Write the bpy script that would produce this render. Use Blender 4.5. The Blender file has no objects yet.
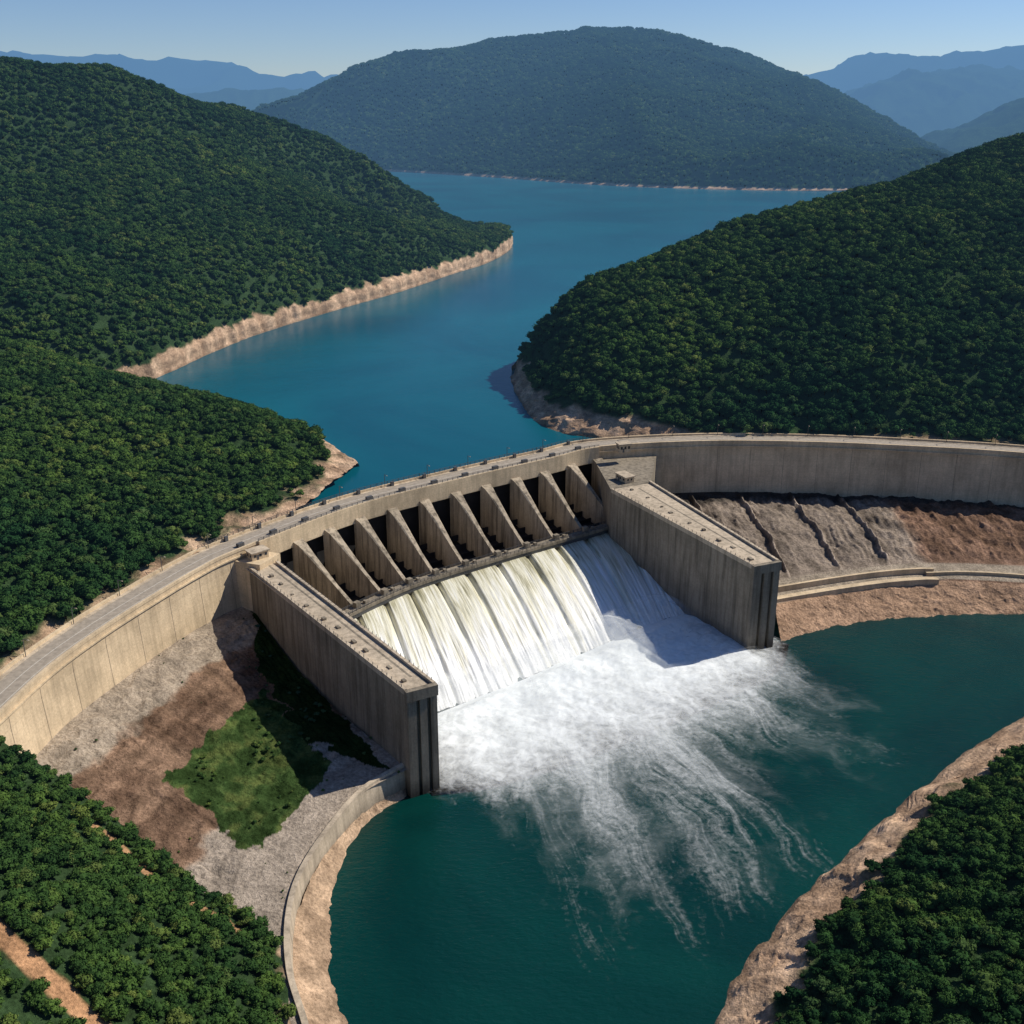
import bpy, bmesh, math, random
import numpy as np
from mathutils import Vector
random.seed(3); rng=np.random.default_rng(7)
scn=bpy.context.scene
COL=scn.collection

# ---------------------------------------------------------------- noise
def _h(ix,iy,seed):
    n=(ix.astype(np.int64)*374761393+iy.astype(np.int64)*668265263+seed*1442695041)&0xffffffff
    n=((n^(n>>13))*1274126177)&0xffffffff
    n=n^(n>>16)
    return (n&0xffff)/65535.0
def vnoise(x,y,seed=0):
    x0=np.floor(x);y0=np.floor(y);fx=x-x0;fy=y-y0
    fx=fx*fx*fx*(fx*(fx*6-15)+10);fy=fy*fy*fy*(fy*(fy*6-15)+10)
    a=_h(x0,y0,seed);b=_h(x0+1,y0,seed);c=_h(x0,y0+1,seed);d=_h(x0+1,y0+1,seed)
    return (a+(b-a)*fx+(c-a)*fy+(a-b-c+d)*fx*fy)*2-1
def fbm(x,y,scale,octv=4,seed=0,gain=.5):
    r=0;amp=1;tot=0;x=x/scale;y=y/scale
    for i in range(octv):
        r=r+amp*vnoise(x+i*17.3,y-i*9.1,seed+i);tot+=amp;amp*=gain
        x,y=(x*1.6-y*1.2),(x*1.2+y*1.6)
    return r/tot
def ridged(x,y,scale,octv=4,seed=0):
    r=0;amp=1;tot=0;x=x/scale;y=y/scale
    for i in range(octv):
        r=r+amp*(1-2*np.abs(vnoise(x+i*7.3,y-i*3.1,seed+i)));tot+=amp;amp*=.5
        x,y=(x*1.6-y*1.2),(x*1.2+y*1.6)
    return r/tot
def sstep(a,b,x):
    t=np.clip((x-a)/(b-a),0,1);return t*t*(3-2*t)

# ---------------------------------------------------------------- materials
def newmat(name):
    m=bpy.data.materials.new(name);m.use_nodes=True
    try: m.cycles.emission_sampling='NONE'
    except Exception: pass
    nt=m.node_tree;nt.nodes.clear()
    return m,nt
def N(nt,t,**k):
    n=nt.nodes.new(t)
    for a,b in k.items(): setattr(n,a,b)
    return n
def L(nt,a,b): nt.links.new(a,b)
def ramp(nt,stops):
    r=nt.nodes.new('ShaderNodeValToRGB');e=r.color_ramp.elements
    while len(e)<len(stops): e.new(.5)
    for i,(p,c) in enumerate(stops):
        e[i].position=p;e[i].color=(c[0],c[1],c[2],1) if hasattr(c,'__len__') else (c,c,c,1)
    return r
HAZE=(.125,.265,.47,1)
def math2(nt,op,a,b):
    k=N(nt,'ShaderNodeMath',operation=op)
    for s,i in((a,0),(b,1)):
        if hasattr(s,'links'):L(nt,s,k.inputs[i])
        else:k.inputs[i].default_value=s
    return k.outputs[0]
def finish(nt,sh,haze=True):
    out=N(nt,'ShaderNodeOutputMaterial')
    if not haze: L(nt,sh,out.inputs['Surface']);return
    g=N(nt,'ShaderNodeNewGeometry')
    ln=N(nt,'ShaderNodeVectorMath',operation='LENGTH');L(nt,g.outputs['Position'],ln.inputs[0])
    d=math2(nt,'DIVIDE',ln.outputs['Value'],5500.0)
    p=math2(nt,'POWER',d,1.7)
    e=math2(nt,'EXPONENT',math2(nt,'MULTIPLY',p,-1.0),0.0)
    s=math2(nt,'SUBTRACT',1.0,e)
    em=N(nt,'ShaderNodeEmission');em.inputs['Color'].default_value=HAZE  # aerial haze painted into the material: bluish emission growing with distance from origin
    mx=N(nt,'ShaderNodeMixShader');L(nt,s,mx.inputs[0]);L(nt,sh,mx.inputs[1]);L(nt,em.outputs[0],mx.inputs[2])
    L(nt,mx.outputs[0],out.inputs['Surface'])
def mixc(nt,fac,a,b,mode='MIX'):
    m=N(nt,'ShaderNodeMix',data_type='RGBA',blend_type=mode)
    if hasattr(fac,'links'): L(nt,fac,m.inputs[0])
    else: m.inputs[0].default_value=fac
    for s,i in((a,6),(b,7)):
        if hasattr(s,'links'): L(nt,s,m.inputs[i])
        else: m.inputs[i].default_value=(s[0],s[1],s[2],1)
    return m.outputs[2]
def noise(nt,scale,detail=6,rough=.6,vec=None,dist=0):
    n=N(nt,'ShaderNodeTexNoise');n.inputs['Scale'].default_value=scale;n.inputs['Detail'].default_value=detail
    n.inputs['Roughness'].default_value=rough;n.inputs['Distortion'].default_value=dist
    if vec is None:
        g=N(nt,'ShaderNodeNewGeometry');vec=g.outputs['Position']
    L(nt,vec,n.inputs['Vector']);return n.outputs['Fac']

def mat_terrain(haze,nm):
    m,nt=newmat(nm)
    a=N(nt,'ShaderNodeAttribute',attribute_name='Col')
    n1=noise(nt,.12,4,.65);n2=noise(nt,.9,4,.7)
    r1=ramp(nt,[(.3,.62),(.7,1.35)]);L(nt,n1,r1.inputs[0])
    r2=ramp(nt,[(.3,.6),(.7,1.4)]);L(nt,n2,r2.inputs[0])
    c=mixc(nt,1,a.outputs['Color'],r1.outputs[0],'MULTIPLY');c=mixc(nt,1,c,r2.outputs[0],'MULTIPLY')
    b=N(nt,'ShaderNodeBsdfDiffuse')
    L(nt,c,b.inputs['Color'])
    bp=N(nt,'ShaderNodeBump');bp.inputs['Strength'].default_value=.8;bp.inputs['Distance'].default_value=1.2
    L(nt,n2,bp.inputs['Height']);L(nt,bp.outputs[0],b.inputs['Normal'])
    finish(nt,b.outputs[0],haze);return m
def mat_concrete(name,base,panel=True,stain=.5):
    m,nt=newmat(name)
    g=N(nt,'ShaderNodeNewGeometry')
    n1=noise(nt,.06,6,.65);n2=noise(nt,1.3,5,.65)
    mp=N(nt,'ShaderNodeMapping');mp.inputs['Scale'].default_value=(.45,.45,.03);L(nt,g.outputs['Position'],mp.inputs[0])
    n3=noise(nt,1,5,.65,mp.outputs[0])
    r1=ramp(nt,[(.3,.72),(.7,1.2)]);L(nt,n1,r1.inputs[0])
    r2=ramp(nt,[(.3,.85),(.7,1.12)]);L(nt,n2,r2.inputs[0])
    r3=ramp(nt,[(.35,1-stain),(.56,1.08)]);L(nt,n3,r3.inputs[0])
    c=mixc(nt,1,base,r1.outputs[0],'MULTIPLY');c=mixc(nt,1,c,r2.outputs[0],'MULTIPLY');c=mixc(nt,1,c,r3.outputs[0],'MULTIPLY')
    sp=N(nt,'ShaderNodeSeparateXYZ');L(nt,g.outputs['Position'],sp.inputs[0])
    if panel:
        fr=N(nt,'ShaderNodeMath',operation='FRACT');L(nt,math2(nt,'DIVIDE',sp.outputs[2],3.0),fr.inputs[0])
        rr=ramp(nt,[(0,.84),(.07,1.0)]);L(nt,fr.outputs[0],rr.inputs[0])
        c=mixc(nt,1,c,rr.outputs[0],'MULTIPLY')
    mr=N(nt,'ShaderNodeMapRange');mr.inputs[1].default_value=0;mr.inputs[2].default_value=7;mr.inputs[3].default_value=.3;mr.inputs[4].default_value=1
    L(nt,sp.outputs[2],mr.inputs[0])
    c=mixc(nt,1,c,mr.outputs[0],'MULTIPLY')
    b=N(nt,'ShaderNodeBsdfPrincipled');b.inputs['Roughness'].default_value=.88;b.inputs['Specular IOR Level'].default_value=.2
    L(nt,c,b.inputs['Base Color'])
    bp=N(nt,'ShaderNodeBump');bp.inputs['Strength'].default_value=.3;bp.inputs['Distance'].default_value=.3
    L(nt,n2,bp.inputs['Height']);L(nt,bp.outputs[0],b.inputs['Normal'])
    finish(nt,b.outputs[0],False);return m
def mat_simple(name,base,rough=.7,metal=0,nscale=.8,var=.3,haze=False):
    m,nt=newmat(name)
    n=noise(nt,nscale,4,.65);r=ramp(nt,[(.3,1-var),(.7,1+var)]);L(nt,n,r.inputs[0])
    c=mixc(nt,1,base,r.outputs[0],'MULTIPLY')
    b=N(nt,'ShaderNodeBsdfPrincipled');b.inputs['Roughness'].default_value=rough;b.inputs['Metallic'].default_value=metal
    L(nt,c,b.inputs['Base Color']);finish(nt,b.outputs[0],haze);return m
def mat_leaf():
    m,nt=newmat('foliage')
    oi=N(nt,'ShaderNodeObjectInfo')
    r=ramp(nt,[(0,(.022,.052,.018)),(.5,(.040,.086,.025)),(.85,(.060,.114,.030)),(1,(.098,.138,.042))])
    L(nt,oi.outputs['Random'],r.inputs[0])
    at_=N(nt,'ShaderNodeAttribute',attribute_name='tone',attribute_type='INSTANCER')
    r2=ramp(nt,[(0,(.48,.64,.74)),(1,(1.55,1.32,1.0))]);L(nt,at_.outputs['Fac'],r2.inputs[0])
    c=mixc(nt,1,r.outputs[0],r2.outputs[0],'MULTIPLY')
    b=N(nt,'ShaderNodeBsdfDiffuse');L(nt,c,b.inputs['Color'])
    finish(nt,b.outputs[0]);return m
def mat_water(name,deep,shallow,wave,rough,patch,spec=.5,haze=True):
    m,nt=newmat(name)
    n=noise(nt,patch,5,.55,dist=.6);r=ramp(nt,[(.32,deep),(.72,shallow)]);L(nt,n,r.inputs[0])
    b=N(nt,'ShaderNodeBsdfPrincipled');b.inputs['Roughness'].default_value=rough;b.inputs['IOR'].default_value=1.33
    b.inputs['Specular IOR Level'].default_value=spec
    L(nt,r.outputs[0],b.inputs['Base Color'])
    g=N(nt,'ShaderNodeNewGeometry')
    mp=N(nt,'ShaderNodeMapping');mp.inputs['Rotation'].default_value=(0,0,.5);mp.inputs['Scale'].default_value=(1,2.2,1);L(nt,g.outputs['Position'],mp.inputs[0])
    w1=noise(nt,.32,5,.65,mp.outputs[0]);w2=noise(nt,.05,4,.6)
    ad=math2(nt,'ADD',w1,math2(nt,'MULTIPLY',w2,1.6))
    bp=N(nt,'ShaderNodeBump');bp.inputs['Strength'].default_value=wave;bp.inputs['Distance'].default_value=1.0
    L(nt,ad,bp.inputs['Height']);L(nt,bp.outputs[0],b.inputs['Normal'])
    finish(nt,b.outputs[0],haze);return m

M_ter=mat_terrain(True,'terrain_soil');M_terN=mat_terrain(False,'embankment_soil');M_leaf=mat_leaf()
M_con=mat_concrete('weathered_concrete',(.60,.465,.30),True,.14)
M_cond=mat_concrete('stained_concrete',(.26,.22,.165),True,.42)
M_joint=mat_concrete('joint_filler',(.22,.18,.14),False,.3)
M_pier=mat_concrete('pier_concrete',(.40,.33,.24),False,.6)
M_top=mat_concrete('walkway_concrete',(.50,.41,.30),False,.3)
M_asph=mat_simple('road_surface',(.32,.27,.21),.9,0,.5,.25)
M_paint=mat_simple('road_paint',(.6,.56,.48),.7,0,1,.15)
M_steel=mat_simple('weathered_steel',(.10,.10,.10),.6,.3,1.5,.3)
M_dark=mat_simple('bay_shade_steel',(.010,.010,.012),.7,0,.4,.4)  # near-black: deep shade of the spillway bays put into the colour
M_bark=mat_simple('bark',(.06,.045,.03),.9,0,2,.3)
M_glass=mat_simple('window_glass',(.02,.03,.04),.15,0,1,.1)
M_res=mat_water('reservoir_surface',(.0006,.070,.105),(.002,.118,.155),.10,.22,.005,.20)
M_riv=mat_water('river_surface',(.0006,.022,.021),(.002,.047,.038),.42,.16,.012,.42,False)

# ---------------------------------------------------------------- mesh helpers
def recalc(o):
    bm=bmesh.new();bm.from_mesh(o.data);bmesh.ops.recalc_face_normals(bm,faces=bm.faces);bm.to_mesh(o.data);bm.free();return o
def mkobj(name,V,F,mat,parent=None,smooth=False,link=True):
    me=bpy.data.meshes.new(name);me.from_pydata([tuple(map(float,v)) for v in V],[],F)
    if mat: me.materials.append(mat)
    me.update()
    o=bpy.data.objects.new(name,me)
    if link: COL.objects.link(o)
    if parent: o.parent=parent
    return o
def empty(name):
    o=bpy.data.objects.new(name,None);COL.objects.link(o);return o
def cr(P,n):
    """Catmull-Rom along axis 0 to n samples"""
    P=np.asarray(P,float);m=len(P)
    Q=np.concatenate([[2*P[0]-P[1]],P,[2*P[-1]-P[-2]]],0)
    t=np.linspace(0,m-1,n);i=np.clip(np.floor(t).astype(int),0,m-2);f=(t-i)
    f=f.reshape((-1,)+(1,)*(P.ndim-1))
    a,b,c,d=Q[i],Q[i+1],Q[i+2],Q[i+3]
    return .5*((2*b)+(-a+c)*f+(2*a-5*b+4*c-d)*f**2+(-a+3*b-3*c+d)*f**3)
def grid(name,G,mat,col=None,smooth=True,uv=False,parent=None):
    nr,nc=G.shape[:2]
    me=bpy.data.meshes.new(name)
    idx=np.arange(nr*nc).reshape(nr,nc)
    F=np.stack([idx[:-1,:-1],idx[:-1,1:],idx[1:,1:],idx[1:,:-1]],-1).reshape(-1,4)
    e1=G[nr//2,nc//2+1]-G[nr//2,nc//2];e2=G[nr//2+1,nc//2]-G[nr//2,nc//2]
    if np.cross(e1,e2)[2]<0: F=F[:,::-1]
    nF=len(F)
    me.vertices.add(nr*nc);me.vertices.foreach_set('co',G.reshape(-1).astype(np.float32))
    me.loops.add(nF*4);me.loops.foreach_set('vertex_index',F.reshape(-1).astype(np.int32))
    me.polygons.add(nF);me.polygons.foreach_set('loop_start',np.arange(0,nF*4,4,dtype=np.int32))
    me.polygons.foreach_set('loop_total',np.full(nF,4,dtype=np.int32))
    me.polygons.foreach_set('use_smooth',np.full(nF,smooth))
    me.materials.append(mat);me.update(calc_edges=True);me.validate()
    if col is not None:
        at=me.color_attributes.new('Col','FLOAT_COLOR','POINT')
        c=np.concatenate([col.reshape(-1,3),np.ones((nr*nc,1))],1)
        at.data.foreach_set('color',c.reshape(-1).astype(np.float32))
    if uv:
        ul=me.uv_layers.new(name='UVMap')
        U=np.stack(np.meshgrid(np.linspace(0,1,nc),np.linspace(0,1,nr)),-1).reshape(-1,2)
        ul.data.foreach_set('uv',U[F.reshape(-1)].reshape(-1).astype(np.float32))
    o=bpy.data.objects.new(name,me);COL.objects.link(o)
    if parent:o.parent=parent
    return o
def inpoly(x,y,poly):
    r=np.zeros(x.shape,bool);n=len(poly);j=n-1
    for i in range(n):
        xi,yi=poly[i];xj,yj=poly[j]
        c=((yi>y)!=(yj>y))&(x<(xj-xi)*(y-yi)/(yj-yi+1e-9)+xi);r^=c;j=i
    return r
def dline(x,y,pts):
    d=np.full(x.shape,1e9)
    for (ax,ay),(bx,by) in zip(pts[:-1],pts[1:]):
        vx,vy=bx-ax,by-ay;t=np.clip(((x-ax)*vx+(y-ay)*vy)/(vx*vx+vy*vy),0,1)
        d=np.minimum(d,np.hypot(x-ax-t*vx,y-ay-t*vy))
    return d
C3=lambda *a:np.array(a,float)
SOIL=C3(.034,.062,.024);TAN=C3(.58,.40,.265);TAN2=C3(.38,.25,.16)
def lerp(a,b,t): return a*(1-t[...,None])+b*t[...,None]

TREES=[]
def scatter(G,density,ok,smin,smax):
    P00=G[:-1,:-1];P01=G[:-1,1:];P10=G[1:,:-1];P11=G[1:,1:]
    ar=np.abs(np.cross(P01-P00,P10-P00)[...,2])*.5+np.abs(np.cross(P01-P11,P10-P11)[...,2])*.5
    n=rng.poisson(ar*density)
    i,j=np.nonzero(n);k=np.repeat(np.arange(len(i)),n[i,j]);i=i[k];j=j[k]
    u=rng.random(len(i))[:,None];v=rng.random(len(i))[:,None]
    P=(P00[i,j]*(1-u)+P01[i,j]*u)*(1-v)+(P10[i,j]*(1-u)+P11[i,j]*u)*v
    P=P[ok(P[:,0],P[:,1],P[:,2])]
    s=smin+(smax-smin)*rng.random(len(P))**1.4
    s*=1+.25*fbm(P[:,0],P[:,1],40,3,3)
    TREES.append(np.concatenate([P,s[:,None]],1))

def hill(name,rows,nc,nr,level,bare,amp,scale,seed,density,smin,smax,extra_ok=None,paint=None,rid=.6,barefn=None):
    R=np.array([cr(r,nc) for r in rows])
    G=cr(R,nr)
    x,y,z=G[...,0].copy(),G[...,1].copy(),G[...,2].copy()
    f=sstep(level+bare*.8,level+bare+22,z)
    G[...,2]+=f*amp*(rid*ridged(x,y,scale,4,seed)+(1-rid)*fbm(x,y,scale*1.7,4,seed+9))
    g=(1-f)*sstep(level-2,level+3,z)
    k=min(1,bare/6)
    G[...,2]+=g*(1.8*ridged(x,y,9,4,seed+4))*k
    G[...,0]+=g*3.0*fbm(x,y,8,4,seed+5)*k;G[...,1]+=g*3.0*fbm(x,y,8,4,seed+6)*k
    x,y,z=G[...,0],G[...,1],G[...,2]
    def limit(x,y):
        bb=bare if barefn is None else barefn(x,y)
        return level+bb+fbm(x,y,14,4,seed+2)*bb*.45
    lim=limit(x,y)
    b=1-sstep(lim-1.2,lim+1.2,z)
    tv=sstep(-.4,.5,fbm(x,y,11,4,seed+3))
    base=lerp(TAN,TAN2,tv)
    base=base*(.8+.35*sstep(-.5,.5,fbm(x+y,z*1.5,2.5,3,seed+7)))[...,None]
    base=base*(.62+.38*sstep(level+.3,level+2.2,z))[...,None]
    col=lerp(np.broadcast_to(SOIL,base.shape),base,b)
    if paint is not None: col=paint(G,col)
    o=grid(name,G,M_ter,col)
    def ok(px,py,pz):
        k=pz>limit(px,py)+.3
        if extra_ok is not None:k&=extra_ok(px,py,pz)
        return k
    if density: scatter(G,density,ok,smin,smax)
    return o,G

# ---------------------------------------------------------------- crest path
PD=[(-165,225),(-160,255),(-155,283),(-151,312),(-144,338),(-135,363),(-123.5,391),(-112,411),(-73.8,460),(-30.2,496),(19.7,532),(47,551),(102,561),(156,560),(208,553),(268,540),(330,515),(390,480)]
dense=cr(PD,3000);seg=np.hypot(*np.diff(dense,axis=0).T);ARC=np.concatenate([[0],np.cumsum(seg)])
def at(s):
    return np.array([np.interp(s,ARC,dense[:,0]),np.interp(s,ARC,dense[:,1])])
def frame(s):
    p=at(s);a=at(s-1.5);b=at(s+1.5);t=(b-a)/np.linalg.norm(b-a);return p,t,np.array([t[1],-t[0]])
def off(s,o,z):
    p,t,n=frame(s);q=p+n*o;return (q[0],q[1],z)
def s_of(x,y): return ARC[np.argmin(np.hypot(dense[:,0]-x,dense[:,1]-y))]
SL=s_of(-112,411);SR=s_of(47,551);SE=ARC[-1]-3;S0=3
def sweep(name,sec,s0,s1,step,mat,parent):
    n=max(2,int((s1-s0)/step)+1);S=np.linspace(s0,s1,n);k=len(sec);V=[];F=[]
    for s in S:
        for o,z in sec: V.append(off(s,o,z))
    for i in range(n-1):
        for j in range(k):
            a=i*k+j;b=i*k+(j+1)%k;F.append((a,b,b+k,a+k))
    F.append(tuple(range(k)));F.append(tuple(range((n-1)*k,n*k))[::-1])
    return recalc(mkobj(name,V,F,mat,parent))
def boxes(name,items,mat,parent):
    V=[];F=[]
    for fp,z0,z1 in items:
        n=len(fp);b=len(V)
        V+= [(p[0],p[1],z0) for p in fp]+[(p[0],p[1],z1) for p in fp]
        for i in range(n): j=(i+1)%n;F.append((b+i,b+j,b+n+j,b+n+i))
        F.append(tuple(b+i for i in range(n))[::-1]);F.append(tuple(b+n+i for i in range(n)))
    return recalc(mkobj(name,V,F,mat,parent))
def rect(c,t,hl,hw):
    t=np.array(t,float);t/=np.linalg.norm(t);n=np.array([t[1],-t[0]]);c=np.array(c,float)
    return [tuple(c-t*hl-n*hw),tuple(c+t*hl-n*hw),tuple(c+t*hl+n*hw),tuple(c-t*hl+n*hw)]

# ================================================================ DAM
dam=empty('concrete_dam')
body=[(-14,46),(0,46),(0,39),(2.0,10),(-14,10)]
sweep('left_wing_wall',body,S0,SL+3,3,M_con,dam)
sweep('right_wing_wall',body,SR+1,SE,3,M_con,dam)
sweep('spillway_deck',[(-14,46),(0,46),(0,41),(-14,41)],SL+3,SR+1,3,M_con,dam)
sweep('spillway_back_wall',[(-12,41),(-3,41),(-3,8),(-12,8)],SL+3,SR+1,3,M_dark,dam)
sweep('spillway_beam',[(0.02,47.2),(1.3,47.2),(1.3,38.6),(.02,38.6)],SL+9,SR-1,3,M_con,dam)
sweep('crest_road',[(-11.6,46.03),(-2.2,46.03),(-2.2,45.8),(-11.6,45.8)],S0,SE,3,M_asph,dam)
sweep('kerb_a',[(-2.2,46.18),(-.7,46.18),(-.7,45.9),(-2.2,45.9)],S0,SE,3,M_top,dam)
sweep('kerb_b',[(-13.2,46.18),(-11.6,46.18),(-11.6,45.9),(-13.2,45.9)],S0,SE,3,M_top,dam)
sweep('road_edge_line',[(-2.9,46.05),(-2.7,46.05),(-2.7,46.034),(-2.9,46.034)],S0,SE,3,M_paint,dam)
for a,b,nm in((S0,SL+9,'a'),(SR-1,SE,'b')):
    sweep('parapet_'+nm,[(-.7,47.2),(.25,47.2),(.25,46.0),(-.7,46.0)],a,b,3,M_con,dam)
    sweep('wall_ledge_'+nm,[(.1,44.3),(.8,44.3),(.8,43.7),(.1,43.7)],a,b,3,M_con,dam)
sweep('upstream_parapet',[(-14.2,47.2),(-13.2,47.2),(-13.2,40),(-14.2,40)],S0,SE,3,M_con,dam)
sweep('road_centre_line',[(-7.1,46.05),(-6.9,46.05),(-6.9,46.034),(-7.1,46.034)],S0,SE,3,M_paint,dam)
V=[];F=[]
for s in list(np.arange(S0+6,SL,18))+list(np.arange(SR+30,SE,18)):
    b=len(V)
    for ds in(-.07,.07):
        V+=[off(s+ds,.06,43.6),off(s+ds,.06,39),off(s+ds,2.06,10)]
    F+=[(b,b+1,b+4,b+3),(b+1,b+2,b+5,b+4)]
mkobj('contraction_joints',V,F,M_joint,dam)

NB=11;s0=SL+12;s1=SR-2;bw=(s1-s0)/NB
V=[];F=[]
prof=[(.5,41.2),(4,39.8),(12,34.6),(24,25.4),(36.5,17.2),(36.5,6),(.5,6)]
def hw(o): return 3.0-2.15*min(1,o/13)
for i in range(0,NB+1):
    s=s0+i*bw
    p,t,n=frame(s)
    b=len(V);k=len(prof)
    for sg in(-1,1):
        for o,z in prof:
            q=p+n*o+t*sg*hw(o);V.append((q[0],q[1],z))
    F.append(tuple(range(b,b+k)));F.append(tuple(range(b+k,b+2*k))[::-1])
    for j in range(k):
        a=b+j;c=b+(j+1)%k;F.append((a,a+k,c+k,c))
recalc(mkobj('spillway_piers',V,F,M_pier,dam))
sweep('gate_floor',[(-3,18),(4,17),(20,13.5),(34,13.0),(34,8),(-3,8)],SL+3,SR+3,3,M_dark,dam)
it=[]
for i in range(NB+1):
    for k,(o_,z_) in enumerate([(6,20.5),(12,18.0),(18,16.0),(24,15.0)]):
        a=s0+(i-1)*bw+1.2;b=s0+i*bw-1.2
        it.append(([off(a,o_,0)[:2],off(b,o_,0)[:2],off(b,o_+.5,0)[:2],off(a,o_+.5,0)[:2]],z_-3,z_))
boxes('radial_gate_ribs',it,M_dark,dam)
sweep('bridge_deck',[(33.2,18.7),(38.2,18.7),(38.2,17.3),(33.2,17.3)],SL+10,SR+3,3,M_cond,dam)
sweep('bridge_beam',[(37.0,17.25),(37.9,17.25),(37.9,15.4),(37.0,15.4)],SL+10,SR+3,3,M_steel,dam)
def railing(name,o_,z,sa,sb,step=2.5,h=1.2,mat=M_steel):
    it=[]
    for s in np.arange(sa,sb,step):
        p,t,n=frame(s);it.append((rect(p+n*o_,t,.1,.1),z,z+h))
    boxes(name+'_posts',it,mat,dam)
    for k,zz in enumerate((h,h*.55)):
        sweep(name+'_rail_%d'%k,[(o_-.07,z+zz+.07),(o_+.07,z+zz+.07),(o_+.07,z+zz-.07),(o_-.07,z+zz-.07)],sa,sb,4,mat,dam)
railing('bridge_rail_front',37.9,18.7,SL+10,SR+3)
railing('bridge_rail_back',33.5,18.7,SL+10,SR+3)
railing('crest_rail',.7,47.2,SL+9,SR-1,3,1.2)
railing('upstream_rail',-13.7,47.2,SL-10,SR+1,3,1.4)
it=[]
for i in range(NB+1):
    p,t,n=frame(s0+i*bw)
    it.append((rect(p+n*35.6,t,1.3,1.1),18.7,21.2));it.append((rect(p+n*35.6+t*5,t,.7,.8),18.7,20.0))
boxes('hoist_housings',it,M_cond,dam)
it=[]
for i in range(NB+1):
    p,t,n=frame(s0+i*bw-bw*.5)
    it.append((rect(p-n*3.6,t,1.6,.8),46.1,47.6));it.append((rect(p-n*12.4,t,.8,.5),46.1,48.4))
boxes('crest_hoists',it,M_steel,dam)
for s in np.arange(SL-150,SE-40,24):
    if s<S0: continue
    e=empty('street_lamp');p,t,n=frame(s);c=p-n*12.7
    boxes('pole',[(rect(c,t,.10,.10),46.15,52.6)],M_steel,e)
    boxes('arm',[(rect(c+n*.9,n,.9,.06),52.6,52.75)],M_steel,e)
    boxes('lamp_head',[(rect(c+n*1.9,n,.45,.16),52.45,52.7)],M_top,e)

def guide(name,fl,fr,bl,br,ztop):
    P=[np.array(a,float) for a in(fl,fr,br,bl)]
    boxes(name,[([tuple(p) for p in P],-6,ztop)],M_cond,dam)
    fl,fr,br,bl=P
    it=[]
    for a,b,sg in((fl,bl,1),(fr,br,-1)):
        t=(b-a)/np.linalg.norm(b-a);n=np.array([t[1],-t[0]])*sg
        it.append(([tuple(a-n*.25),tuple(b-n*.25),tuple(b+n*.9),tuple(a+n*.9)],ztop-.9,ztop+1.1))
    boxes(name+'_parapets',it,M_top,dam)
    c1,c2=(fl+fr)/2,(bl+br)/2;t=(c2-c1);Ln=np.linalg.norm(t);t/=Ln;n=np.array([t[1],-t[0]])
    w0=np.linalg.norm(fr-fl)/2-1.6;w1=np.linalg.norm(br-bl)/2-1.6
    boxes(name+'_top_slab',[([tuple(c1-n*w0+t*1),tuple(c1+n*w0+t*1),tuple(c2+n*w1),tuple(c2-n*w1)],ztop-.3,ztop+.12)],M_top,dam)
    boxes(name+'_trench',[([tuple(c1-n*.4+n*1.5+t*8),tuple(c1+n*.4+n*1.5+t*8),tuple(c2+n*.4+n*2-t*4),tuple(c2-n*.4+n*2-t*4)],ztop,ztop+.16)],M_cond,dam)
    it=[]
    for d in np.arange(6,Ln-4,11.5):
        it.append((rect(c1+t*(d+4*random.random())-n*(1.2+1.5*random.random()),t,.5+.8*random.random(),.4+.4*random.random()),ztop+.1,ztop+.4+.7*random.random()))
    boxes(name+'_hatches',it,M_cond,dam)
    it=[]
    for d in np.arange(2,Ln,3):
        q=fr+(br-fr)*d/Ln;it.append((rect(q,t,.08,.08),ztop+1.1,ztop+2.1))
        q=fl+(bl-fl)*d/Ln;it.append((rect(q,t,.08,.08),ztop+1.1,ztop+2.1))
    boxes(name+'_rail_posts',it,M_steel,dam)
    t2=(bl-fl)/np.linalg.norm(bl-fl);n2=np.array([t2[1],-t2[0]])
    if n2@(fl-fr)<0:n2=-n2
    it=[]
    for d in np.arange(10,Ln-6,14):
        c=fl+t2*d;it.append(([tuple(c-t2*.09-n2*.1),tuple(c+t2*.09-n2*.1),tuple(c+t2*.09+n2*.05),tuple(c-t2*.09+n2*.05)],-5,ztop-1.2))
    boxes(name+'_joints',it,M_joint,dam)
    e=(fr-fl);w=np.linalg.norm(e);e/=w;d=np.array([e[1],-e[0]])
    if np.dot(d,c1-c2)<0:d=-d
    it=[]
    for a,b in((0.0,.30),(.42,.66),(.78,1.0)):
        it.append(([tuple(fl+e*w*a+d*.002),tuple(fl+e*w*b+d*.002),tuple(fl+e*w*b+d*1.6),tuple(fl+e*w*a+d*1.6)],-6,ztop-3))
    it.append(([tuple(fl-e*.3+d*.003),tuple(fr+e*.3+d*.003),tuple(fr+e*.3+d*2.0),tuple(fl-e*.3+d*2.0)],ztop-2.99,ztop+.9))
    boxes(name+'_end_pilasters',it,M_cond,dam)
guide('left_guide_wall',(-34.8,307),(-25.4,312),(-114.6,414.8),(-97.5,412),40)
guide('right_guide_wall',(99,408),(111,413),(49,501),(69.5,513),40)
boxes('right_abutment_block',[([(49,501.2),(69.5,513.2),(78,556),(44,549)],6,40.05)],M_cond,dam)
boxes('left_abutment_block',[([(-117,409),(-103,404),(-97,416),(-108,420)],20,42.6)],M_con,dam)

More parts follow.
